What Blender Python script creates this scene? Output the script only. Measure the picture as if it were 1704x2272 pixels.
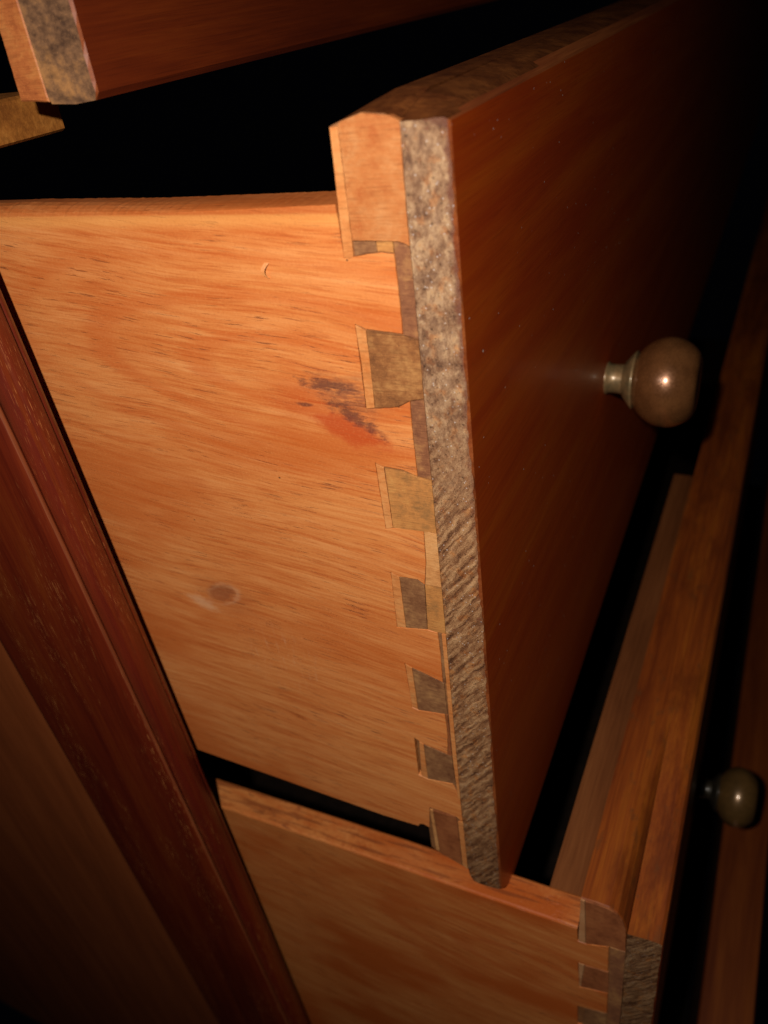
import bpy, bmesh, math, random
from mathutils import Matrix, Vector
random.seed(7)
for o in list(bpy.data.objects): bpy.data.objects.remove(o)
scene = bpy.context.scene
COL = scene.collection

# ------------------------------------------------------------------ camera
# world: X along the drawer fronts (away from the camera), Y into the chest, Z up; metres
R = [[0.4182053, -0.9005501, -0.1188019], [-0.5439235, -0.1435233, -0.8267698], [0.7274968, 0.4103787, -0.5498525]]
CX, CY, CZ = -0.1426, -0.0564, 0.2412
cam_d = bpy.data.cameras.new('camera'); cam = bpy.data.objects.new('camera', cam_d); COL.objects.link(cam)
ax = [Vector(R[0]), -Vector(R[1]), -Vector(R[2])]
m = Matrix.Identity(4)
for c in range(3):
    for r in range(3): m[r][c] = ax[c][r]
m[0][3], m[1][3], m[2][3] = CX, CY, CZ
cam.matrix_world = m
cam_d.sensor_fit = 'VERTICAL'; cam_d.sensor_height = 36; cam_d.sensor_width = 27
cam_d.lens = 28.14
cam_d.clip_start = 0.005; cam_d.clip_end = 20
cam_d.dof.use_dof = True; cam_d.dof.focus_distance = 0.20; cam_d.dof.aperture_fstop = 14.0
scene.camera = cam

# ------------------------------------------------------------------ world (unlit room) and the camera's flash
w = bpy.data.worlds.new('World'); scene.world = w; w.use_nodes = True
w.node_tree.nodes['Background'].inputs[0].default_value = (0.02, 0.02, 0.03, 1)
w.node_tree.nodes['Background'].inputs[1].default_value = 0.02
scene.view_settings.view_transform = 'Standard'; scene.view_settings.look = 'None'
scene.view_settings.exposure = 0.0; scene.view_settings.gamma = 1.0
ld = bpy.data.lights.new('flash', 'SPOT'); lo = bpy.data.objects.new('flash', ld); COL.objects.link(lo)
right, up, back = ax
lo.location = Vector((CX, CY, CZ)) - right*0.036 + up*0.020 + back*0.040
ld.energy = 3.75; ld.color = (1.0, 0.93, 0.84)
ld.shadow_soft_size = 0.0035
ld.spot_size = math.radians(140); ld.spot_blend = 1.0
tgt = Vector((0.0, 0.035, 0.085))
lo.rotation_euler = (tgt - lo.location).to_track_quat('-Z', 'Y').to_euler()

# ------------------------------------------------------------------ node helper
class G:
    def __init__(s, name):
        s.mat = bpy.data.materials.new(name); s.mat.use_nodes = True
        s.t = s.mat.node_tree; s.n = s.t.nodes; s.p = s.n['Principled BSDF']
        tc = s.n.new('ShaderNodeTexCoord')
        s.co = s.vmul(tc.outputs['Object'], (1000, 1000, 1000))     # millimetres
        sp = s.n.new('ShaderNodeSeparateXYZ'); s.t.links.new(s.co, sp.inputs[0])
        s.x, s.y, s.z = sp.outputs
    def put(s, sock, v):
        if isinstance(v, bpy.types.NodeSocket): s.t.links.new(v, sock)
        elif isinstance(v, (tuple, list)) and len(v) == 3 and sock.type == 'RGBA': sock.default_value = (*v, 1)
        else: sock.default_value = v
    def vmul(s, a, b):
        n = s.n.new('ShaderNodeVectorMath'); n.operation = 'MULTIPLY'; s.put(n.inputs[0], a); s.put(n.inputs[1], b); return n.outputs[0]
    def m(s, op, a, b=0.0, c=0.0, clamp=False):
        n = s.n.new('ShaderNodeMath'); n.operation = op; n.use_clamp = clamp
        s.put(n.inputs[0], a); s.put(n.inputs[1], b); s.put(n.inputs[2], c); return n.outputs[0]
    def add(s, a, b): return s.m('ADD', a, b)
    def mul(s, a, b): return s.m('MULTIPLY', a, b)
    def vec(s, x, y, z):
        n = s.n.new('ShaderNodeCombineXYZ'); s.put(n.inputs[0], x); s.put(n.inputs[1], y); s.put(n.inputs[2], z); return n.outputs[0]
    def noise(s, v, sc=1.0, det=4.0, rough=0.55, dist=0.0):
        n = s.n.new('ShaderNodeTexNoise'); s.put(n.inputs['Vector'], v); n.inputs['Scale'].default_value = sc
        n.inputs['Detail'].default_value = det; n.inputs['Roughness'].default_value = rough; n.inputs['Distortion'].default_value = dist
        return n.outputs[0]
    def vor(s, v, sc=1.0, feat='F1'):
        n = s.n.new('ShaderNodeTexVoronoi'); n.feature = feat; s.put(n.inputs['Vector'], v); n.inputs['Scale'].default_value = sc
        return n.outputs[0]
    def step(s, v, a, b, lo=0.0, hi=1.0):
        n = s.n.new('ShaderNodeMapRange'); n.interpolation_type = 'SMOOTHSTEP'; s.put(n.inputs[0], v)
        s.put(n.inputs[1], a); s.put(n.inputs[2], b); s.put(n.inputs[3], lo); s.put(n.inputs[4], hi); return n.outputs[0]
    def mix(s, f, a, b, mode='MIX'):
        n = s.n.new('ShaderNodeMix'); n.data_type = 'RGBA'; n.blend_type = mode
        s.put(n.inputs[0], f); s.put(n.inputs[6], a); s.put(n.inputs[7], b); return n.outputs[2]
    def ramp(s, v, stops):
        n = s.n.new('ShaderNodeValToRGB'); s.put(n.inputs[0], v); e = n.color_ramp.elements
        while len(e) > 1: e.remove(e[-1])
        e[0].position = stops[0][0]; e[0].color = (*stops[0][1], 1)
        for p, c in stops[1:]:
            k = e.new(p); k.color = (*c, 1)
        return n.outputs[0]
    def ell(s, cy, cz, ry, rz, soft=0.5, jit=0.0, sc=0.2, rot=0.0):
        """soft-edged ellipse round (cy, cz) mm on the side's plane, its edge roughened by noise"""
        dy = s.m('SUBTRACT', s.y, cy); dz = s.m('SUBTRACT', s.z, cz + 16.0)
        c, q = math.cos(rot), math.sin(rot)
        a = s.mul(s.add(s.mul(dy, c), s.mul(dz, q)), 1/ry); b = s.mul(s.add(s.mul(dy, -q), s.mul(dz, c)), 1/rz)
        d = s.m('SQRT', s.add(s.mul(a, a), s.mul(b, b)))
        if jit:
            nn = s.noise(s.vec(s.x, s.mul(s.y, 0.45), s.z), sc, 5, 0.65)
            d = s.add(d, s.mul(s.m('SUBTRACT', nn, 0.5), jit))
        return s.step(d, 1.0 - soft, 1.0 + soft*0.4, 1.0, 0.0)
    def bump(s, h, dist=0.0002, strength=1.0, prev=None):
        n = s.n.new('ShaderNodeBump'); s.put(n.inputs['Height'], h); n.inputs['Distance'].default_value = dist
        n.inputs['Strength'].default_value = strength
        if prev is not None: s.put(n.inputs['Normal'], prev)
        return n.outputs[0]
    def done(s, col, rough=0.5, nrm=None, spec=0.5, coat=0.0, coat_r=0.1, metal=0.0):
        s.put(s.p.inputs['Base Color'], col); s.put(s.p.inputs['Roughness'], rough)
        s.put(s.p.inputs['Specular IOR Level'], spec); s.put(s.p.inputs['Metallic'], metal)
        s.put(s.p.inputs['Coat Weight'], coat); s.put(s.p.inputs['Coat Roughness'], coat_r)
        if nrm is not None: s.put(s.p.inputs['Normal'], nrm)
        return s.mat

# ------------------------------------------------------------------ materials
def side_wood(name, marks=True, tint=1.0, red=0.0):
    g = G(name)
    # the grain dips as it runs towards the dovetails, so sheared coordinates
    lowf = g.noise(g.vec(g.x, g.mul(g.y, 0.5), g.z), 0.018, 2, 0.5)
    lowf2 = g.noise(g.vec(g.x, g.mul(g.y, 0.6), g.z), 0.06, 3, 0.5)
    zw = g.add(g.add(g.z, g.mul(g.y, -0.09)), g.add(g.mul(lowf, 12), g.mul(lowf2, 1.0)))
    fig = g.noise(g.vec(g.mul(g.x, 0.1), g.mul(g.y, 0.022), g.mul(zw, 0.24)), 1.0, 6, 0.62, 0.1)
    fine = g.noise(g.vec(g.mul(g.x, 0.4), g.mul(g.y, 0.036), g.mul(zw, 0.95)), 1.0, 4, 0.68)
    hair = g.noise(g.vec(g.mul(g.x, 0.4), g.mul(g.y, 0.08), g.mul(zw, 2.3)), 1.0, 3, 0.7)
    k = g.add(g.mul(fig, 0.40), g.mul(fine, 0.60))
    base = g.ramp(k, [(0.30, (0.40, 0.095, 0.024)), (0.41, (0.49, 0.150, 0.042)), (0.49, (0.55, 0.205, 0.064)),
                      (0.57, (0.59, 0.245, 0.086)), (0.69, (0.63, 0.30, 0.120))])
    base = g.mix(g.mul(g.step(hair, 0.51, 0.68), 0.50), base, (0.33, 0.070, 0.014))
    # cathedral figure: reddish arches opening to the left
    dy = g.mul(g.m('SUBTRACT', g.y, 40), 0.30); dz = g.m('SUBTRACT', zw, 188)
    ring = g.add(g.m('SQRT', g.add(g.mul(dy, dy), g.mul(dz, dz))), g.mul(fine, 3.5))
    rr = g.m('SINE', g.mul(ring, 0.72))
    arch = g.mul(g.step(rr, 0.15, 1.0), g.mul(g.step(ring, 1, 6), g.step(ring, 42, 18)))
    base = g.mix(g.mul(arch, 0.42), base, (0.44, 0.090, 0.016))
    # pores: short dark dashes along the grain
    pv = g.noise(g.vec(g.mul(g.x, 0.5), g.mul(g.y, 0.095), g.mul(zw, 1.9)), 1.0, 3, 0.6)
    dens = g.noise(g.vec(g.x, g.mul(g.y, 0.5), g.z), 0.05, 2, 0.5)
    pore = g.mul(g.step(pv, 0.595, 0.67), g.step(dens, 0.34, 0.60))
    base = g.mix(g.mul(pore, 0.80), base, (0.17, 0.050, 0.022))
    # broad uneven tone
    tone = g.noise(g.vec(g.x, g.mul(g.y, 0.4), g.z), 0.035, 3, 0.5)
    base = g.mix(g.step(tone, 0.47, 0.66, 0.0, 0.65 + red), base, (0.45, 0.115, 0.024))
    base = g.mix(g.step(tone, 0.47, 0.25, 0.0, 0.30), base, (0.66, 0.33, 0.12))
    if marks:
        rim = g.step(g.add(g.z, g.mul(fine, 1.2)), 219.9, 220.6)
        base = g.mix(g.mul(rim, 0.55), base, (0.36, 0.10, 0.025))
        base = g.mix(g.mul(g.mul(g.step(g.z, 216.5, 219.0), g.step(g.z, 220.6, 219.9)), 0.5), base, (0.66, 0.34, 0.11))
    else:
        rim = g.noise(g.vec(g.x, g.mul(g.y, 0.04), g.mul(g.z, 1.0)), 0.35, 4, 0.6)
        base = g.mix(g.mul(g.step(g.x, 1.0, 1.6), g.step(g.noise(g.vec(g.mul(g.x, 0.55), g.mul(g.y, 0.03), 0.0), 1.0, 4, 0.6), 0.50, 0.60, 0, 0.7)), base, (0.20, 0.055, 0.020))
    h = g.add(g.mul(pore, -0.8), g.add(g.mul(hair, 0.5), g.mul(fine, 0.4)))
    if marks:
        # dark resin stain beside the dovetails, red below it
        streak = g.noise(g.vec(g.x, g.mul(g.y, 0.25), g.mul(g.z, 1.3)), 0.9, 4, 0.65)
        redm = g.m('MAXIMUM', g.ell(30, 155.5, 10.5, 4.0, 0.5, 1.3, 0.4, 0.30), g.mul(g.ell(40, 162, 12, 5, 0.9, 0.9, 0.3), 0.5))
        base = g.mix(g.mul(redm, 0.82), base, (0.40, 0.060, 0.014))
        gray = g.ell(29, 164.5, 9.5, 5.8, 0.8, 1.2, 0.4, 0.25)
        base = g.mix(g.mul(g.mul(gray, g.step(streak, 0.34, 0.55)), 0.75), base, (0.20, 0.070, 0.040))
        dk = g.m('MAXIMUM', g.ell(28.5, 159.0, 8.4, 1.9, 0.7, 3.4, 0.8, 0.56), g.ell(34, 166.5, 7.5, 1.6, 0.7, 3.2, 0.9, 0.05))
        dk = g.m('MAXIMUM', dk, g.ell(41, 161.0, 2.6, 0.6, 0.6, 1.2, 1.1, 0))
        base = g.mix(g.mul(dk, 0.72), base, (0.085, 0.032, 0.028))
        holes = None
        for hy, hz, hr in ((24.2, 195.1, 0.3), (53.0, 139.0, 0.35), (86.0, 120.0, 0.3)):
            e_ = g.ell(hy, hz, hr, hr*0.8, 0.4, 0.8, 2.0); holes = e_ if holes is None else g.m('MAXIMUM', holes, e_)
        base = g.mix(g.mul(holes, 0.85), base, (0.06, 0.025, 0.012))
        # small knot with a pale scuff
        base = g.mix(g.mul(g.ell(83, 92, 12, 7.5, 0.9, 1.0, 0.25), 0.45), base, (0.30, 0.085, 0.030))
        base = g.mix(g.mul(g.ell(84, 93.5, 6.4, 3.4, 0.5, 1.2, 0.6, -0.4), 0.65), base, (0.22, 0.070, 0.034))
        ringm = g.mul(g.ell(83, 93.0, 7.5, 4.2, 0.3, 0.9, 0.5, -0.5), g.m('SUBTRACT', 1.0, g.ell(84.0, 92.6, 6.4, 3.4, 0.3, 0.9, 0.5, -0.5)))
        base = g.mix(g.mul(ringm, 0.32), base, (0.62, 0.40, 0.26))
        base = g.mix(g.mul(g.ell(93, 87.5, 6, 2.6, 0.8, 1.6, 0.7, 0.3), 0.55), base, (0.62, 0.40, 0.26))
        scr = g.noise(g.vec(g.x, g.mul(g.y, 1.0), g.mul(g.z, 0.16)), 0.8, 4, 0.7)
        base = g.mix(g.mul(g.mul(g.ell(68, 70, 17, 15, 0.9, 0.9, 0.2), g.step(scr, 0.54, 0.72)), 0.40), base, (0.66, 0.46, 0.32))
        h = g.add(h, g.mul(g.ell(84, 94, 4.2, 2.2, 0.5, 0.8, 0.6, -0.4), -1.0))
    grit = g.noise(g.co, 1.5, 3, 0.75)
    base = g.mix(g.step(grit, 0.52, 0.68, 0, 0.22), base, (0.30, 0.10, 0.035))
    base = g.mix(g.step(grit, 0.46, 0.34, 0, 0.16), base, (0.68, 0.36, 0.14))
    base = g.mix(1.0, base, (tint, 0.87*tint**1.6, 0.72*tint**2.6), 'MULTIPLY')
    return g.done(base, g.step(fig, 0.3, 0.7, 0.42, 0.56), g.bump(h, 0.00018, 0.55), 0.35)

def block_wood(name, a, b, c, along_x=False, dirt=0.15, stripe=3.2, spec=0.22):
    """plain joint wood: a fine horizontal ruling over blotches of the three tones"""
    g = G(name)
    big = g.noise(g.co, 0.11, 4, 0.6); fine = g.noise(g.vec(g.x, g.mul(g.y, 0.16), g.mul(g.z, stripe)), 1.0, 4, 0.6)
    med = g.noise(g.vec(g.x, g.mul(g.y, 0.7), g.z), 0.7, 5, 0.65)
    col = g.ramp(g.add(g.mul(big, 0.6), g.mul(med, 0.4)), [(0.38, a), (0.5, b), (0.62, c)])
    col = g.mix(g.step(fine, 0.45, 0.7, 0, 0.40), col, tuple(q*0.45 for q in a))
    spk = g.noise(g.co, 2.6, 3, 0.6)
    col = g.mix(g.mul(g.step(spk, 0.60, 0.72), dirt), col, (0.06, 0.03, 0.02))
    col = g.mix(g.mul(g.step(spk, 0.40, 0.30), 0.35), col, tuple(min(1, q*1.5) for q in c))
    return g.done(col, 0.5, g.bump(g.add(fine, g.mul(spk, 0.7)), 0.00014, 0.6), spec)

def end_grain(name, z_mid=140.0, dark=1.0, run=False):
    g = G(name)
    # speckled pale grey-brown at the top, slanting saw marks lower down
    n1 = g.noise(g.co, 0.16, 5, 0.65); n2 = g.noise(g.vec(g.x, g.y, g.mul(g.z, 0.7)), 0.75, 6, 0.75); n3 = g.noise(g.co, 3.4, 4, 0.7)
    u = g.add(g.mul(g.y, -0.60), g.mul(g.z, 0.80)); v = g.add(g.mul(g.y, 0.80), g.mul(g.z, 0.60))
    wob = g.noise(g.co, 0.30, 3, 0.6)
    saw = g.noise(g.vec(g.x, g.add(g.mul(v, 0.85), g.mul(wob, 1.6)), g.mul(u, 0.10)), 1.0, 4, 0.6)
    lowm = g.step(g.z, z_mid + 41, z_mid - 14)
    k = g.add(g.mul(n1, 0.40), g.add(g.mul(n2, 0.38), g.mul(n3, 0.22)))
    a = g.ramp(k, [(0.39, (0.060, 0.028, 0.016)), (0.45, (0.17, 0.090, 0.050)), (0.51, (0.29, 0.180, 0.108)), (0.57, (0.44, 0.31, 0.195)), (0.64, (0.42, 0.22, 0.075))])
    hue = g.noise(g.co, 0.33, 3, 0.6)
    a = g.mix(g.step(hue, 0.52, 0.66, 0, 0.55), a, g.mix(1.0, a, (0.84, 0.84, 0.92), 'MULTIPLY'))
    a = g.mix(g.step(hue, 0.46, 0.33, 0, 0.6), a, g.mix(1.0, a, (1.15, 0.78, 0.45), 'MULTIPLY'))
    b = g.ramp(g.add(g.mul(saw, 0.62), g.add(g.mul(n2, 0.23), g.mul(n3, 0.15))), [(0.39, (0.080, 0.034, 0.016)), (0.46, (0.20, 0.095, 0.045)), (0.52, (0.32, 0.180, 0.092)), (0.60, (0.46, 0.29, 0.160))])
    b = g.mix(g.step(hue, 0.52, 0.68, 0, 0.8), b, g.mix(1.0, b, (1.15, 0.86, 0.55), 'MULTIPLY'))
    col = g.mix(lowm, a, b)
    # darker brown towards the foot, dirt pits and a few pale flecks
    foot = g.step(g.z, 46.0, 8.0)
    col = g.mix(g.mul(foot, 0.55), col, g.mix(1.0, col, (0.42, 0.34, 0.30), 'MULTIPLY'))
    pit = g.noise(g.co, 1.35, 3, 0.6)
    col = g.mix(g.step(pit, 0.645, 0.70, 0, 0.85), col, (0.035, 0.018, 0.014))
    red = g.noise(g.co, 0.42, 4, 0.7)
    col = g.mix(g.step(red, 0.60, 0.70, 0, 0.6), col, (0.17, 0.055, 0.030))
    if run:
        edge = g.add(g.y, g.mul(g.m('SUBTRACT', g.noise(g.vec(0.0, g.y, g.z), 0.30, 5, 0.7), 0.5), 3.2))
        top = g.step(g.z, 120.0, 215.0, 0.3, 1.0)
        col = g.mix(g.mul(g.step(edge, 1.7, 0.5), g.mul(top, 0.8)), col, (0.13, 0.040, 0.024))
        col = g.mix(g.mul(g.step(g.add(g.z, g.mul(edge, -0.4)), 233.5, 234.6), 0.7), col, (0.12, 0.045, 0.028))
    col = g.mix(0.22, col, g.mix(1.0, col, (1.0, 0.72, 0.5), 'MULTIPLY'))
    fleck = g.vor(g.co, 0.75)
    col = g.mix(g.step(fleck, 0.13, 0.07, 0, 0.8), col, (0.62, 0.60, 0.62))
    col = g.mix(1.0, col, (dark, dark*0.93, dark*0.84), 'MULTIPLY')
    h = g.add(g.mul(n2, 0.8), g.add(g.mul(n3, 0.5), g.add(g.mul(g.mul(saw, lowm), 1.6), g.step(pit, 0.62, 0.7, 0, -0.6))))
    return g.done(col, g.step(n3, 0.35, 0.65, 0.34, 0.62), g.bump(h, 0.00045, 0.85), 0.3)

def varnish(name, deep, mid, lit, rough=0.16, dust=True, axis='x', spec=0.5, fleck=0.0, base_r=0.35, coat=0.5, worn=False):
    g = G(name)
    if axis == 'x': sv = lambda a, b: g.vec(g.mul(g.x, a), g.mul(g.y, b), g.mul(g.z, b))
    else: sv = lambda a, b: g.vec(g.mul(g.x, b), g.mul(g.y, b), g.mul(g.z, a))
    f1 = g.noise(sv(0.006, 0.075), 1.0, 5, 0.6, 0.5); f2 = g.noise(sv(0.03, 1.2), 1.0, 4, 0.6, 0.1)
    f3 = g.noise(sv(0.06, 4.5), 1.0, 2, 0.6)
    col = g.ramp(g.add(g.mul(f1, 0.7), g.mul(f2, 0.3)), [(0.36, deep), (0.5, mid), (0.64, lit)])
    col = g.mix(g.step(f3, 0.50, 0.72, 0, 0.35), col, tuple(q*0.4 for q in deep))
    if worn:
        bl = g.noise(g.vec(g.mul(g.x, 0.35), g.y, g.z), 0.075, 5, 0.65); b2 = g.noise(g.vec(g.mul(g.x, 0.5), g.y, g.z), 0.22, 5, 0.7)
        col = g.mix(g.step(bl, 0.48, 0.64, 0, 0.55), col, tuple(q*0.8 for q in deep))
        col = g.mix(g.step(b2, 0.56, 0.68, 0, 0.50), col, (0.10, 0.035, 0.010))
    if fleck:
        fl = g.noise(sv(0.16, 3.6), 1.0, 3, 0.6); den = g.noise(sv(0.02, 0.10), 1.0, 3, 0.5)
        col = g.mix(g.mul(g.mul(g.step(fl, 0.59, 0.68), g.step(den, 0.44, 0.62)), fleck), col, (0.45, 0.17, 0.05))
    if dust:
        # scattered specks of dust
        v1 = g.vor(g.co, 0.24); v2 = g.vor(g.co, 0.085); den = g.noise(g.co, 0.06, 2, 0.5)
        sp = g.m('MAXIMUM', g.mul(g.step(v1, 0.062, 0.036), g.step(den, 0.36, 0.55)), g.step(v2, 0.034, 0.020))
        col = g.mix(g.mul(sp, 0.8), col, (0.75, 0.70, 0.62))
    wav = g.noise(sv(0.02, 0.14), 1.0, 3, 0.5)
    h = g.add(g.mul(f2, 0.5), g.add(g.mul(f3, 0.25), g.mul(wav, 2.2)))
    return g.done(col, base_r, g.bump(h, 0.00012, 0.35), spec, coat, rough)

def metal(name, a, b, rough=0.26):
    g = G(name)
    n = g.noise(g.co, 0.16, 4, 0.6); n2 = g.noise(g.co, 1.4, 3, 0.6)
    col = g.ramp(g.add(g.mul(n, 0.7), g.mul(n2, 0.3)), [(0.36, a), (0.62, b)])
    return g.done(col, g.step(n2, 0.3, 0.7, rough*0.85, rough*1.3), g.bump(n2, 0.00005, 0.3), 0.6, 0.5, 0.12, 0.45)

M = {}
M['side'] = side_wood('reddish raw side wood')
M['side_low'] = side_wood('lower side wood', False, 0.88, 0.45)
M['block'] = block_wood('pale orange joint wood', (0.36, 0.100, 0.026), (0.42, 0.145, 0.042), (0.46, 0.19, 0.066))
M['strip'] = block_wood('pale strip wood', (0.46, 0.145, 0.036), (0.52, 0.19, 0.056), (0.56, 0.24, 0.080), dirt=0.1, stripe=1.2)
M['strip_low'] = block_wood('dull strip wood', (0.36, 0.15, 0.06), (0.42, 0.19, 0.08), (0.48, 0.24, 0.11))
M['pin'] = block_wood('grey brown pin wood', (0.14, 0.052, 0.022), (0.225, 0.098, 0.041), (0.33, 0.16, 0.062), dirt=0.5)
M['pin_rust'] = block_wood('mottled rust pin wood', (0.13, 0.048, 0.018), (0.24, 0.092, 0.030), (0.36, 0.165, 0.055), dirt=0.45)
M['pin_orange'] = block_wood('orange brown pin wood', (0.27, 0.125, 0.042), (0.43, 0.175, 0.050), (0.48, 0.22, 0.065), dirt=0.3)
M['pin_foot'] = block_wood('purplish brown pin wood', (0.18, 0.052, 0.018), (0.26, 0.080, 0.028), (0.32, 0.11, 0.038), dirt=0.3)
M['lap'] = block_wood('dark lap wood', (0.15, 0.054, 0.026), (0.22, 0.085, 0.038), (0.36, 0.165, 0.060), dirt=0.4)
M['lap_pale'] = block_wood('pale lap wood', (0.42, 0.17, 0.055), (0.54, 0.245, 0.085), (0.60, 0.30, 0.115), dirt=0.25)
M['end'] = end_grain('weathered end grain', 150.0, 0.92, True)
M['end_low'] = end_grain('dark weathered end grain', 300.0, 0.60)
M['end_top'] = block_wood('mottled rusty end grain', (0.060, 0.030, 0.018), (0.17, 0.085, 0.042), (0.32, 0.15, 0.055), dirt=0.8, stripe=0.5)
M['rust'] = block_wood('rust orange joint wood', (0.28, 0.075, 0.022), (0.38, 0.115, 0.032), (0.44, 0.16, 0.045), dirt=0.3)
M['face'] = varnish('mahogany varnish', (0.31, 0.032, 0.0015), (0.36, 0.048, 0.002), (0.41, 0.070, 0.003), 0.30, base_r=0.5, coat=0.35, spec=0.2)
M['rim'] = varnish('worn varnish edge', (0.11, 0.022, 0.006), (0.20, 0.048, 0.012), (0.28, 0.080, 0.020), 0.3, False, spec=0.2, base_r=0.5, coat=0.2)
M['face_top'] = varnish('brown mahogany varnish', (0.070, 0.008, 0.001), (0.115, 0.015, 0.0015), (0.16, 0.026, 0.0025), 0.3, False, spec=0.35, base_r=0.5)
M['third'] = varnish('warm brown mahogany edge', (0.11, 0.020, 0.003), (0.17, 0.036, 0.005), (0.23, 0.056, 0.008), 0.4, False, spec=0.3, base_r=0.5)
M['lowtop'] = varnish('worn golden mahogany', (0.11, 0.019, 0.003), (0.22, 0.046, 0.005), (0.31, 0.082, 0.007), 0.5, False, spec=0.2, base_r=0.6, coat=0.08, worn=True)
M['rimtop'] = block_wood('dirty brown board edge', (0.055, 0.014, 0.004), (0.095, 0.027, 0.007), (0.15, 0.046, 0.011), dirt=0.5, spec=0.12, stripe=1.0)
M['post'] = varnish('red mahogany frame', (0.075, 0.007, 0.002), (0.115, 0.013, 0.003), (0.155, 0.026, 0.004), 0.24, False, 'z', 0.2, 0.7, 0.5)
M['bead'] = varnish('lighter brown post bead', (0.11, 0.022, 0.007), (0.17, 0.040, 0.013), (0.24, 0.066, 0.022), 0.3, False, 'z', 0.35, 0.5, 0.5)  # lighter brown along the outer bead
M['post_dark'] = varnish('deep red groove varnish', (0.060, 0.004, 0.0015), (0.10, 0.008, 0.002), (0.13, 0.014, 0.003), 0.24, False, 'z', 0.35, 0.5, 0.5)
M['panel'] = varnish('dark side panel', (0.20, 0.045, 0.009), (0.26, 0.060, 0.013), (0.31, 0.078, 0.018), 0.4, False, 'z', 0.3, 0.0, 0.55)
M['copper'] = metal('aged copper brown', (0.15, 0.056, 0.018), (0.23, 0.090, 0.029), 0.27)
M['olive'] = metal('knob metal painted dim olive', (0.11, 0.058, 0.018), (0.19, 0.095, 0.028), 0.3)  # knob metal darkened to olive, low light put into the colour
M['brass'] = metal('greenish brass', (0.11, 0.095, 0.045), (0.33, 0.19, 0.080), 0.4)
M['brass_shaded'] = metal('brass with shade painted in', (0.015, 0.011, 0.006), (0.035, 0.024, 0.012), 0.5)  # front's shadow on the lower stem and collar, put into the colour
M['batten'] = varnish('brown batten wood', (0.10, 0.030, 0.009), (0.16, 0.050, 0.015), (0.21, 0.072, 0.022), 0.5, False, spec=0.1, base_r=0.6, coat=0.0)
M['gap'] = block_wood('brown joint wood', (0.16, 0.065, 0.025), (0.22, 0.09, 0.034), (0.27, 0.12, 0.045))  # plain brown wood behind the joint pieces
M['shade'] = block_wood('drawer bottom with painted shade', (0.010, 0.006, 0.004), (0.014, 0.008, 0.005), (0.02, 0.011, 0.007))  # near-black colour carries the shade inside the drawers
M['carcass'] = block_wood('golden rail wood', (0.16, 0.052, 0.010), (0.25, 0.088, 0.016), (0.33, 0.13, 0.026), stripe=0.5)

# ------------------------------------------------------------------ mesh helpers (all in millimetres)
def mesh_obj(name, verts, faces, mats, fm=None, parent=None, origin=(0, 0, 0), smooth=False):
    ox, oy, oz = origin
    me = bpy.data.meshes.new(name)
    me.from_pydata([((x-ox)/1000, (y-oy)/1000, (z-oz)/1000) for x, y, z in verts], [], faces)
    for mm in mats: me.materials.append(mm)
    if fm:
        for i, p in enumerate(me.polygons): p.material_index = fm[i]
    if smooth:
        for p in me.polygons: p.use_smooth = True
    bm = bmesh.new(); bm.from_mesh(me); bmesh.ops.recalc_face_normals(bm, faces=bm.faces); bm.to_mesh(me); bm.free()
    me.update()
    o = bpy.data.objects.new(name, me); COL.objects.link(o)
    if parent: o.parent = parent
    else: o.location = (ox/1000, oy/1000, oz/1000)
    return o

def area(p): return 0.5*sum(p[i][0]*p[(i+1) % len(p)][1] - p[(i+1) % len(p)][0]*p[i][1] for i in range(len(p)))
def resample(p, stepmm=0.9, jit=0.07, rnd=random):
    out = []
    for i in range(len(p)):
        a, b = p[i], p[(i+1) % len(p)]; L = math.hypot(b[0]-a[0], b[1]-a[1]); n = max(1, int(L/stepmm))
        for k in range(n):
            t = k/n; j = 0 if k == 0 else jit
            out.append((a[0]+(b[0]-a[0])*t + rnd.uniform(-j, j), a[1]+(b[1]-a[1])*t + rnd.uniform(-j, j)))
    return out
def inset(p, d):
    s = 1 if area(p) > 0 else -1; n = len(p); out = []
    for i in range(n):
        a, b, c = p[i-1], p[i], p[(i+1) % n]
        e1 = (b[0]-a[0], b[1]-a[1]); e2 = (c[0]-b[0], c[1]-b[1])
        l1 = math.hypot(*e1) or 1; l2 = math.hypot(*e2) or 1
        nx = -e1[1]/l1 - e2[1]/l2; ny = e1[0]/l1 + e2[0]/l2; l = math.hypot(nx, ny) or 1
        out.append((b[0] + s*d*nx/l, b[1] + s*d*ny/l))
    return out
def loft(name, secs, mats, parent, origin, cap0=0, body=0, cap1=0, ringmat=None):
    """secs: [(x, [(y, z), ...]), ...] joined along X; cap0 is the end face the camera sees"""
    n = len(secs[0][1]); V = []; F = []; fm = []
    for x, pts in secs: V += [(x(*p) if callable(x) else x, p[0], p[1]) for p in pts]
    F.append(list(range(n))); fm.append(cap0)
    for s in range(len(secs)-1):
        for i in range(n):
            j = (i+1) % n
            F.append([s*n+i, s*n+j, (s+1)*n+j, (s+1)*n+i]); fm.append(ringmat[s] if ringmat else body)
    F.append([(len(secs)-1)*n + i for i in range(n)][::-1]); fm.append(cap1)
    return mesh_obj(name, V, F, mats, fm, parent, origin)
def slab(name, poly, x0, x1, mat, parent, origin, bev=0.12, jit=0.05, stepmm=0.9):
    """a joint piece: outline on the side's plane, real thickness, softened rim"""
    p = resample(poly, stepmm, jit)
    return loft(name, [(x0, inset(p, bev)), (x0+bev*0.8, p), (x1, p)], [mat], parent, origin)
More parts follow.
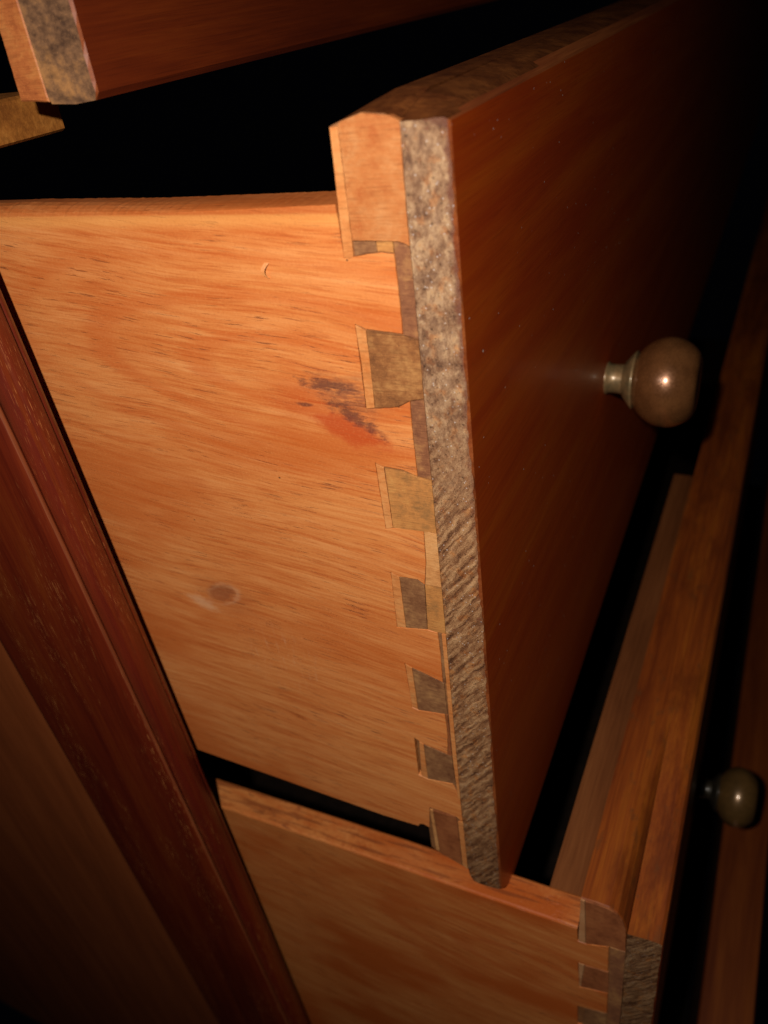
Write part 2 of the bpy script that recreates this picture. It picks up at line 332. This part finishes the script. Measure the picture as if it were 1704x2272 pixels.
def lathe(name, prof, mat, parent, origin, centre, seg=40):
    """profile (distance out from the face along -Y, radius) turned about the Y axis"""
    cx, cy, cz = centre; V = []; F = []
    for d, r in prof:
        for k in range(seg):
            a = 2*math.pi*k/seg; V.append((cx + r*math.cos(a), cy - d, cz + r*math.sin(a)))
    for s in range(len(prof)-1):
        for k in range(seg):
            F.append([s*seg+k, s*seg+(k+1) % seg, (s+1)*seg+(k+1) % seg, (s+1)*seg+k])
    F.append(list(range(seg))); F.append([(len(prof)-1)*seg+k for k in range(seg)])
    o = mesh_obj(name, V, F, [mat], None, parent, origin, True)
    return o
def thing(name, origin, label, cat, group=None):
    o = bpy.data.objects.new(name, None); COL.objects.link(o); o.location = tuple(q/1000 for q in origin)
    o.empty_display_size = 0.02
    o['label'] = label; o['category'] = cat
    if group: o['group'] = group
    return o
def box(name, a, b, mat, parent, origin, bev=0.0):
    (x0, y0, z0), (x1, y1, z1) = a, b
    p = [(y0, z0), (y1, z0), (y1, z1), (y0, z1)]
    return loft(name, [(x0, inset(p, bev)), (x0+bev, p), (x1, p)] if bev else [(x0, p), (x1, p)], [mat], parent, origin)

def zfront(parts, lo, hi, n):                                     # points down an edge, even spacing
    return [lo + (hi-lo)*k/n for k in range(n+1)]

LEN = 1000.0
GROUP = 'drawers pulled out of the chest'
def make_knob(parent, origin, centre, ball, ks=1.0, fit='brass', rs=1.0):
    # centre: where the stem meets the front
    ball_p = [(24.0 - 15.0*math.cos(math.radians(a)), 15.0*math.sin(math.radians(a))) for a in range(30, 136, 7)]
    sc = lambda pr: [(d*ks, q*rs) for d, q in pr]
    k = lathe('knob', sc(ball_p + [(35.1, 9.6), (35.5, 8.8), (35.6, 7.5), (35.65, 3.5), (35.7, 0.8)]), ball, parent, origin, centre)
    lathe('stem', sc([(-0.5, 5.6), (0.5, 5.6), (1.0, 5.0), (4.5, 4.9), (7.2, 5.2), (9.2, 5.4)]), M[fit], k, origin, centre, 28)
    lathe('collar', sc([(6.6, 5.1), (7.4, 6.4), (9.0, 8.0), (10.6, 9.6), (11.3, 9.9), (11.7, 9.2), (11.9, 4.0)]), M[fit], k, origin, centre, 32)
    return k

# ================================================================== middle drawer
O = (0, 0, -16)
d1 = thing('drawer', O, 'middle drawer with round copper knob and fully visible dovetailed orange side', 'drawer', GROUP)
rnd = random.Random(3)
seam = [(9.4, 220.0), (9.8, 207), (9.9, 190), (10.1, 172), (10.3, 146), (10.5, 124), (10.7, 98), (11.0, 72), (11.3, 46), (11.5, 27), (11.5, 6), (11.4, -9.3), (11.0, -13.2)]
def at_z(line, z):
    for (y0, z0), (y1, z1) in zip(line, line[1:]):
        if z1 <= z <= z0: return y0 + (y1-y0)*(z0-z)/(z0-z1)
    return line[-1][0] if z < line[-1][1] else line[0][0]
# facing board: end grain end, varnished face, dark rounded top
def facing_outline(x, jag):
    hump = min(1.0, x/14.0); drop = 0 if x <= 0 else (min(x, 3)*1.35 + max(0, min(x, 7)-3)*1.0 + max(0, min(x, 12)-7)*0.55)
    drop -= max(0, x-12)*0.0725                                # the foot of the front rises away from the corner
    pts = []
    rr = random.Random(11)
    zs = zfront(None, 219.6, -14.6, 190)
    for i, z in enumerate(zs):                                  # front edge, going down
        e = 0.0
        if jag: e = 0.42 + rr.uniform(-0.20, 0.20) + 0.26*math.sin(z*0.23)*math.sin(z*0.071)
        pts.append((e, z - (drop if i == len(zs)-1 else drop*(i/(len(zs)-1.0)))))
    pts += [(1.2, -15.6-drop), (4.5, -16.2-drop), (8.1, -16.3-drop), (9.8, -15.6-drop), (11.0, -13.2-(drop*0.6 if drop > 0 else drop))]
    for z in zfront(None, -9.3 - min(0, drop), 214, 40): pts.append((at_z(seam, z), z))
    pts += [(9.5, 220.0+3.4*hump), (6.0, 220.0+2.8*hump), (2.6, 220.3+1.4*hump), (1.1, 220.25+0.5*hump), (0.4, 219.95+0.2*hump)]
    return pts
secs = [(0.0, inset(facing_outline(0, True), 0.0)), (0.55, facing_outline(0.5, False)), (3, facing_outline(3, False)), (7, facing_outline(7, False)),
        (12, facing_outline(12, False)), (60, facing_outline(60, False)), (LEN, facing_outline(LEN, False))]
n = len(secs[0][1])
fb = loft('facing_board', secs, [M['end'], M['face'], M['rimtop'], M['rim']], d1, O, 0, 1, 0, [3, 1, 1, 1, 1, 1])
for p in fb.data.polygons:                                       # upward faces are the dirty top edge
    if p.material_index in (1, 3) and p.normal.z > 0.85: p.material_index = 2
    elif p.material_index == 1 and p.normal.z > 0.25: p.material_index = 3
# inner board: the dark body the joint pieces sit in
body = [(24.0, 219.8), (21.8, 220.6), (17.1, 221.9), (11.6, 221.2), (9.9, 220.2)]
def inner_outline(x):
    hump = min(1.0, x/16.0)
    top = [(24.2, 219.8+0.9*hump), (21.8, 220.6+1.2*hump), (17.1, 221.9+1.6*hump), (12.5, 221.4+2.2*hump), (9.85, 220.1+3.3*hump)]
    lo_ = -8 + x*0.0725
    rt = [(at_z(seam, z)+0.25, z) for z in zfront(None, 212, lo_, 30)]
    up = x*0.0725
    bot = [(12.2, -10.3+up), (20.8, -6.9+up), (24.4, -4.6+up)]
    return top + rt + bot
loft('inner_board', [(0.45, inner_outline(0)), (5, inner_outline(5)), (16, inner_outline(16)), (LEN, inner_outline(LEN))],
     [M['gap'], M['rimtop']], d1, O, 0, 1, 1)
# ---- side panel with its tails: comb outline on X = 0
def side_outline(ztop_out, ztop_in, far, tails, zb_in, zb_out):
    p = [(far, ztop_out), (26.0, ztop_in)]
    return p
TL = 22.35   # where the tails begin
comb = [(450, 203.6), (119, 204.0), (76, 204.4), (46, 205.3), (25.1, 206.0), (24.9, 195.5), (22.4, 195.85), (16.4, 196.7), (13.6, 196.4), (13.45, 191.1), (13.65, 179.9),
        (22.0, 180.5), (24.6, 181.6), (24.9, 161.4), (22.4, 161.6), (16.9, 162.5), (13.75, 164.4), (13.95, 155.6), (13.95, 145.2), (17.5, 146.35), (22.3, 146.6), (24.6, 147.4),
        (24.3, 128.2), (22.1, 128.9), (13.95, 130.0), (14.3, 120), (15.3, 112.6), (17.1, 113.8), (22.2, 113.6), (24.6, 114.7), (25.2, 95.3), (22.3, 95.8), (16.0, 96.9), (13.2, 96.6), (13.0, 88), (13.3, 78.2),
        (22.1, 81.0), (24.4, 82.2), (24.0, 64.4), (22.0, 63.8), (13.7, 65.1), (13.6, 56), (14.3, 47.4), (21.8, 49.1), (24.9, 50.9), (25.2, 33.4), (22.0, 32.6), (13.7, 33.9), (11.75, 27), (11.75, 15.8), (12.2, 16.0), (14.0, 17.8),
        (22.7, 18.0), (23.0, 17.7), (24.0, 6.9), (26.0, 7.6), (27.4, 7.1), (28.1, 5.6), (41.3, 5.1), (120, 7.8), (450, 16)]
def comb_at(dz):
    return [(y, z+dz) if z > 202 else (y, z) for y, z in comb]
rs = random.Random(5)
def jag(poly):
    out = []
    rr = random.Random(5)
    for i in range(len(poly)):
        a, b = poly[i], poly[(i+1) % len(poly)]; L = math.hypot(b[0]-a[0], b[1]-a[1])
        n_ = max(1, int(L/1.0)) if L < 60 else 12
        for k in range(n_):
            t = k/n_; j = 0.06 if k else 0
            out.append((a[0]+(b[0]-a[0])*t+rr.uniform(-j, j), a[1]+(b[1]-a[1])*t+rr.uniform(-j, j)))
    return out
base_c = jag(comb)
def lift(dz):                                                    # the rounded upper edge, flatter towards the joint
    return [(y, z + dz*max(0.03, min(1.0, (y-28)/85.0))) if z > 202 and y > 25 else (y, z) for y, z in base_c]
side = loft('side_panel', [(0.0, inset(lift(0), 0.10)), (0.12, lift(0.15)), (0.8, lift(1.0)), (1.8, lift(1.6)), (3.2, lift(2.1)), (5.5, lift(2.3)), (11.5, lift(1.6))], [M['side']], d1, O)
# ---- pins, lap pieces and pale strips of the joint
pv = random.Random(9)
def piece(name, poly, mat, proud=0.0, bev=0.035):
    return slab(name, poly, -proud, 2.6, mat, d1, O, bev)
sm = lambda z, o=0.12: at_z(seam, z) + o
piece('dovetail_pin', [(22.05, 219.9), (21.8, 220.5), (17.1, 221.8), (11.4, 221.1), (sm(220, .1), 220.1), (sm(212), 212), (sm(204), 204), (sm(198.0), 198.0), (11.1, 198.6), (12.5, 198.95), (22.35, 199.05)], M['block'], 0.12)['label'] = 'broad pale orange half pin at the top corner'
piece('joint_strip', [(23.9, 219.7), (22.2, 219.9), (22.5, 199.1), (22.6, 196.0), (23.6, 195.3), (24.8, 195.7)], M['strip'], 0.04)
piece('dovetail_pin', [(22.3, 198.8), (17.3, 198.8), (17.2, 196.9), (22.3, 196.0)], M['pin'], -0.05)
piece('dovetail_pin', [(17.1, 198.8), (13.6, 198.8), (13.6, 196.7), (16.4, 196.95), (17.1, 196.9)], M['pin_orange'], -0.02)
piece('lap_piece', [(13.3, 198.8), (12.5, 198.7), (11.1, 198.4), (sm(197.6), 197.6), (sm(190), 190), (sm(182), 182), (sm(179), 179), (13.4, 179.7), (13.25, 191)], M['lap'], 0.0)
piece('joint_strip', [(24.5, 181.3), (22.2, 180.2), (22.25, 173), (22.6, 162), (24.7, 161.6), (24.3, 173)], M['strip'], 0.03)
piece('dovetail_pin', [(22.0, 180.1), (17.4, 179.6), (13.6, 179.5), (sm(178.6), 178.6), (sm(172), 172), (sm(165.5), 165.5), (13.6, 164.6), (16.9, 162.8), (22.4, 162)], M['pin_rust'], 0.02)
piece('lap_piece', [(13.55, 164.3), (sm(165.1), 165.1), (sm(158), 158), (sm(146), 146), (sm(144.8), 144.8), (13.75, 145.2), (13.8, 155)], M['lap'], 0.0)
piece('joint_strip', [(24.4, 147.1), (22.4, 146.3), (22.2, 129.1), (24.1, 128.4)], M['strip'], 0.03)
piece('dovetail_pin', [(22.1, 146.2), (17.5, 145.9), (13.5, 144.8), (sm(144.4), 144.4), (sm(136), 136), (sm(129.6), 129.6), (22.05, 129.1)], M['pin_orange'], 0.02)
piece('lap_piece', [(13.8, 129.6), (sm(129.2), 129.2), (sm(120), 120), (sm(112.8), 112.8), (15.1, 112.6), (14.1, 120)], M['lap_pale'], 0.0)
piece('joint_strip', [(24.5, 114.4), (22.3, 113.4), (22.4, 96.1), (25.0, 95.5)], M['strip'], 0.03)
piece('dovetail_pin', [(22.15, 113.4), (17.1, 113.5), (15.4, 112.3), (16.1, 97.1), (22.25, 96.0)], M['pin'], 0.0)
piece('lap_piece', [(15.2, 112.3), (sm(112.3), 112.3), (sm(104), 104), (sm(97), 97), (13.2, 96.8), (15.9, 97.1)], M['pin_orange'], 0.0)
piece('lap_piece', [(12.8, 96.5), (12.0, 96.5), (12.3, 78), (13.1, 78)], M['pin'], 0.0)
piece('seam_strip', [(12.0, 96.5), (sm(96.5), 96.5), (sm(80), 80), (sm(60), 60), (sm(40), 40), (sm(27.5), 27.5), (12.35, 27.5), (12.7, 46), (12.2, 78)], M['strip'], 0.06)
piece('joint_strip', [(24.2, 81.8), (22.3, 80.8), (22.2, 64.1), (23.9, 64.6)], M['strip'], 0.03)
piece('dovetail_pin', [(22.1, 80.7), (12.9, 77.8), (12.9, 65.3), (22.0, 64.0)], M['pin'], 0.0)
piece('lap_piece', [(13.3, 65.0), (12.9, 65.0), (12.95, 47.2), (14.2, 47.2), (13.4, 56)], M['pin_foot'], 0.0)
piece('joint_strip', [(23.3, 49.5), (22.0, 48.9), (22.1, 32.9), (24.1, 33.3)], M['strip'], 0.0)
piece('dovetail_pin', [(21.8, 48.8), (14.4, 47.1), (13.0, 47.0), (12.8, 34.0), (13.8, 34.1), (22.0, 32.8)], M['pin'], 0.0)
piece('dovetail_pin', [(21.7, 16.9), (14.0, 17.2), (13.6, 14), (13.6, -8.2), (20.6, -6.2), (21.2, -4.9)], M['pin_foot'], 0.06)['label'] = 'purplish brown half pin at the foot'
piece('joint_strip', [(22.9, 16.9), (21.9, 16.9), (21.4, -4.9), (22.6, -4.6)], M['lap_pale'], 0.04)
piece('seam_strip', [(13.3, 15.0), (12.1, 15.6), (sm(15), 15), (sm(0), 0), (11.65, -10.0), (12.1, -9.7), (13.3, -8.3)], M['strip'], 0.05)
# a curled splinter standing off the side
V_ = []; F_ = []
for k in range(9):
    a = k/8; yy = 43.6 + 0.9*math.sin(a*3.0); zz = 194.3 - 3.4*a; hw = 0.42*(1-a)**0.5 + 0.08
    xx = -0.15 - 0.9*math.sin(a*math.pi)
    V_ += [(xx, yy-hw, zz), (xx-0.25, yy+hw, zz+0.1), (xx+0.25, yy+hw, zz)]
for k in range(8):
    for q in range(3): F_.append([k*3+q, k*3+(q+1) % 3, k*3+3+(q+1) % 3, k*3+3+q])
mesh_obj('splinter', V_, F_, [M['strip']], None, d1, O)
# drawer inside: bottom board
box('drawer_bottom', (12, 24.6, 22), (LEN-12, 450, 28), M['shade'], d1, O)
make_knob(d1, O, (145.0, 0.0, 104.5), M['copper'], 0.93, 'brass', 1.12)

# ================================================================== lower drawer
O = (0, -52.0, -245)
d2 = thing('drawer', O, 'lower drawer with worn golden top edge and knob painted dim olive for weak light, beneath the middle drawer', 'drawer', GROUP)
topf = [(-41.05, -15.2), (-43.9, -15.3), (-51.0, -15.0), (-51.9, -15.9)]
topi = [(-26.2, -5.0), (-28.0, -4.9), (-30.9, -4.6), (-35.1, -4.9), (-37.7, -6.4), (-39.4, -9.0), (-40.6, -13.6), (-40.8, -15.0)]
def f2(x, jagged):
    rr = random.Random(4); pts = []
    lift_ = min(1, x/10)*0
    zs = zfront(None, -17, -243, 110)
    for z in zs: pts.append((-52.0 - 0.0 + (0.5 + rr.uniform(-.15, .15) if jagged else 0), z))
    pts += [(-51, -244), (-42.4, -244)]
    u = min(1.0, x/96.0); u = u*u*(3-2*u)
    for z in zfront(None, -243, -17, 20): pts.append((-41.1 - (0.3 if z < -40 else 0), z))
    pts += [(-41.1+0.15*u, -15.4+9.8*u), (-43.9, -15.0+9.1*u), (-48, -14.6+7.8*u), (-50.6, -14.6+6.0*u), (-51.6, -15.2+4.0*u)]
    return pts
def f2top(x, jagged):
    p = f2(x, jagged)
    return p
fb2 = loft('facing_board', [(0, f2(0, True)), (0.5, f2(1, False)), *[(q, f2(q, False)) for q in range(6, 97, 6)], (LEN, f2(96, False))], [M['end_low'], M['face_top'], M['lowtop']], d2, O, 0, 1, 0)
nf = len(f2(0, True))
for i, p in enumerate(fb2.data.polygons):                        # the worn top edge of the board
    if p.material_index == 1 and (i-1) % nf >= nf-6: p.material_index = 2
ib = [(-26.2, -5.0), (-28.0, -4.9), (-30.9, -4.6), (-35.1, -4.9), (-37.7, -6.4), (-39.4, -9.0), (-40.5, -13.0), (-40.9, -15.0), (-41.2, -60), (-41.2, -244), (-26.2, -244)]
def ib2(x):
    u = min(1.0, x/96.0); u = u*u*(3-2*u)
    return [(y, z + max(0, (-5.3-z))*u if -16 < z < -5.3 and y > -41 else z) for y, z in ib]
loft('inner_board', [(0.5, inset(ib, 0.3)), (0.9, ib2(0.9)), *[(q, ib2(q)) for q in range(6, 97, 6)], (LEN, ib2(96))], [M['gap'], M['lowtop']], d2, O, 0, 1, 1)
def comb2(zo):
    p = [(450, -37.0+zo), (118, -26.6+zo), (46, -24.4+zo), (-25.5, -22.4+zo), (-25.7, -30.0), (-28.5, -30.2), (-35.9, -26.8), (-36.0, -42.1), (-28.4, -43.4), (-26.0, -43.6), (-26.8, -59.6), (-36.5, -56.6), (-36.7, -70.6), (-28.8, -73.0), (-26.2, -73.6),
         (-26.6, -87), (-36.6, -84.6), (-36.9, -99), (-26.3, -103), (-26.8, -119), (-36.8, -116), (-36.9, -134), (-26.4, -137), (-26.8, -153), (-36.8, -150), (-37, -170), (-26.4, -173), (-26.8, -193), (-36.8, -190), (-36.8, -225), (-26.4, -225), (-26.4, -236), (450, -236)]
    out = []
    rr = random.Random(8)
    for i in range(len(p)):
        a, b = p[i], p[(i+1) % len(p)]; L = math.hypot(b[0]-a[0], b[1]-a[1]); n_ = max(1, int(L/1.6)) if L < 40 else 14
        for k in range(n_):
            t = k/n_; j = 0.09 if k else 0
            out.append((a[0]+(b[0]-a[0])*t+rr.uniform(-j, j), a[1]+(b[1]-a[1])*t+rr.uniform(-j, j)))
    return out
c0 = comb2(0)
lf = lambda dz: [(y, z+dz) if (z > -38 and y > -25.6) else (y, z) for y, z in c0]
loft('side_panel', [(0.0, inset(lf(-0.5), 0.12)), (0.3, lf(-0.1)), (0.9, lf(0.1)), (10.6, lf(0.1)), (11.4, lf(-0.5))], [M['side_low']], d2, O)
def piece2(name, poly, mat, proud=0.0): return slab(name, poly, -proud, 2.4, mat, d2, O, 0.10, 0.06, 1.2)
piece2('dovetail_pin', [(-27.8, -5.4), (-30.9, -5.0), (-35.1, -5.2), (-37.7, -6.8), (-39.3, -9.3), (-40.6, -14.2), (-41.0, -26), (-36.2, -26.3), (-28.5, -29.8)], M['pin_foot'], 0.05)
piece2('joint_strip', [(-26.3, -5.2), (-27.6, -5.4), (-28.2, -29.7), (-25.9, -29.7)], M['strip_low'], 0.05)
piece2('lap_piece', [(-36.3, -26.8), (-41.0, -26.3), (-41.2, -56), (-41.2, -110), (-37.2, -110), (-36.9, -71), (-36.4, -42)], M['lap'], 0.0)
piece2('dovetail_pin', [(-28.4, -43.9), (-36.2, -42.8), (-36.7, -56.2), (-27.2, -59.2)], M['pin_foot'], 0.0)
piece2('joint_strip', [(-26.2, -43.9), (-28.1, -43.9), (-27.2, -59), (-26.7, -59.2)], M['strip_low'], 0.0)
piece2('dovetail_pin', [(-28.7, -73.4), (-36.6, -71.0), (-36.8, -84.2), (-28.2, -86.4)], M['pin'], 0.0)
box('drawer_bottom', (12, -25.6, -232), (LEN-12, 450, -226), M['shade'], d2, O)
box('inner_batten', (11.6, -25.9, -44), (290, -13.2, -23.5), M['batten'], d2, O)
make_knob(d2, O, (150.0, -54.5, -124.0), M['olive'], 0.74, 'brass_shaded')

# ================================================================== bottom drawer (only the top edge of its front shows)
O = (0, -97.0, -470)
d3 = thing('drawer', O, 'lowest drawer, only its dark mahogany top edge showing behind the lower knob', 'drawer', GROUP)
p3 = [(-97.4, -234.5), (-96.6, -232.4), (-92, -231.8), (-74, -231.8), (-71.4, -232.2), (-70.6, -233.4), (-70.6, -470), (-97.4, -470)]
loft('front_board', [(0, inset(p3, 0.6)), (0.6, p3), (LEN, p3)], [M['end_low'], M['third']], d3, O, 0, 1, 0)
box('side_panel', (0.3, -70.2, -468), (11.6, 450, -246), M['side_low'], d3, O, 0.5)
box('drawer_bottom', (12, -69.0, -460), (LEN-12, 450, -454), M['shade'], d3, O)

# ================================================================== top drawer
O = (0, 77.3, 227)
d0 = thing('drawer', O, 'upper drawer at the top left corner, least pulled out, seen from below its brown front', 'drawer', GROUP)
def f0(x, jagged):
    rr = random.Random(14); pts = [(77.3 + (0.5 + rr.uniform(-.2, .2) if jagged else 0), 229)]
    for z in zfront(None, 231, 450, 90): pts.append((77.3 + (0.5 + rr.uniform(-.2, .2) if jagged else 0), z))
    pts += [(91.0, 450)]
    for z in zfront(None, 440, 229, 20): pts.append((91.1, z))
    pts += [(90.6, 227.6), (84, 227.2), (78.2, 227.6)]
    return pts
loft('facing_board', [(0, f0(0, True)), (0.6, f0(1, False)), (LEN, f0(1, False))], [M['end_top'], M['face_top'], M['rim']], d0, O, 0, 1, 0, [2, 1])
slab('inner_board', [(91.5, 228.0), (95, 228.3), (99.7, 228.6), (99.2, 240), (99.2, 450), (91.5, 450)], 0.15, LEN, M['rust'], d0, O, 0.3)
box('side_panel', (0.2, 100.2, 246), (11.5, 500, 440), M['side_low'], d0, O, 0.3)

# ================================================================== chest of drawers: post, side panel, rail
O = (0, 110, -480)
ch = thing('chest_of_drawers', O, 'dark red mahogany chest frame whose moulded corner post stands in front of the drawer sides', 'chest of drawers')
def lerp(a, b, t): return a + (b-a)*t
# moulded section: fraction from the inner arris (0) to the outer arris (1), depth towards the room
prof = [(-0.02, -7), (0.0, -1.8), (0.02, -0.5), (0.05, 0.2), (0.10, 1.1), (0.16, 1.8), (0.20, 2.05), (0.212, 1.5), (0.235, 1.5), (0.25, 2.2), (0.30, 2.45), (0.42, 2.5), (0.52, 2.35), (0.535, 1.8), (0.56, 1.75),
        (0.62, 1.2), (0.70, 0.5), (0.78, 0.1), (0.85, 0.15), (0.885, 0.9), (0.91, 1.5), (0.94, 1.75), (0.965, 1.7), (0.985, 1.4), (1.0, 0.85)]
def post_ring(z):
    t = (192.0-z)/390.0
    xr, yr = lerp(-6.0, -2.5, t), lerp(120.4, 108.4, t)
    xl, yl = lerp(-25.6, -17.6, t), lerp(117.0, 106.3, t)
    pts = []
    for f, d in prof: pts.append((lerp(xr, xl, f), lerp(yr, yl, f) - d, z))
    ln = math.hypot(1, 1)
    for a, dx in ((1.6, 0.8), (3.4, 1.15), (6, 1.3), (20, 1.4), (49, 1.4), (50.8, 1.0), (51.6, 0.0), (52.2, -2.2), (52.6, -6.5), (53.0, -7.0)):
        pts.append((xl - dx, yl + a, z))
    pts += [(xr - 8, yl + 53.2, z), (xr-1.5, yr + 30, z), (xr - 0.6, yr + 8, z)]
    return pts
zs = [460 - 12*i for i in range(79)]
V = []; F = []
rings = [post_ring(z) for z in zs]
n = len(rings[0])
for r in rings: V += r
for s in range(len(rings)-1):
    for i in range(n): j = (i+1) % n; F.append([s*n+i, s*n+j, (s+1)*n+j, (s+1)*n+i])
F.append(list(range(n))); F.append([(len(rings)-1)*n+i for i in range(n)])
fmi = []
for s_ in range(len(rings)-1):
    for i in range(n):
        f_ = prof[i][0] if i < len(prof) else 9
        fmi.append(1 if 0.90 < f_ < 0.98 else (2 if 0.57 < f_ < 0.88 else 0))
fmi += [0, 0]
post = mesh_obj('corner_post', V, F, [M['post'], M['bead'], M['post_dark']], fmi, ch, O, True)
# recessed side panel
def quadbox(name, ring_fn, zs, mat):
    V = []; F = []
    rg = [ring_fn(z) for z in zs]; n = len(rg[0])
    for r in rg: V.extend(r)
    for s in range(len(rg)-1):
        for i in range(n): j = (i+1) % n; F.append([s*n+i, s*n+j, (s+1)*n+j, (s+1)*n+i])
    F.append(list(range(n))); F.append([(len(rg)-1)*n+i for i in range(n)])
    return mesh_obj(name, V, F, [mat], None, ch, O)
def pan(z):
    t = (192.0-z)/390.0; xl = lerp(-25.6, -17.6, t)
    return [(xl+9.5, 160.0, z), (xl+9.5, 560, z), (xl+14.5, 560, z), (xl+14.5, 160.0, z)]
quadbox('side_panel', pan, [460, 190, -100, -476], M['panel'])
# runner the top drawer slides on
rr_ = [(110, 220.2), (110, 228.4), (111, 229), (150, 229), (150, 219.6), (111, 219.6)]
rr_[3] = (430, 229); rr_[4] = (430, 219.6)
loft('drawer_runner', [(-1.5, rr_), (20.5, rr_)], [M['carcass']], ch, O)
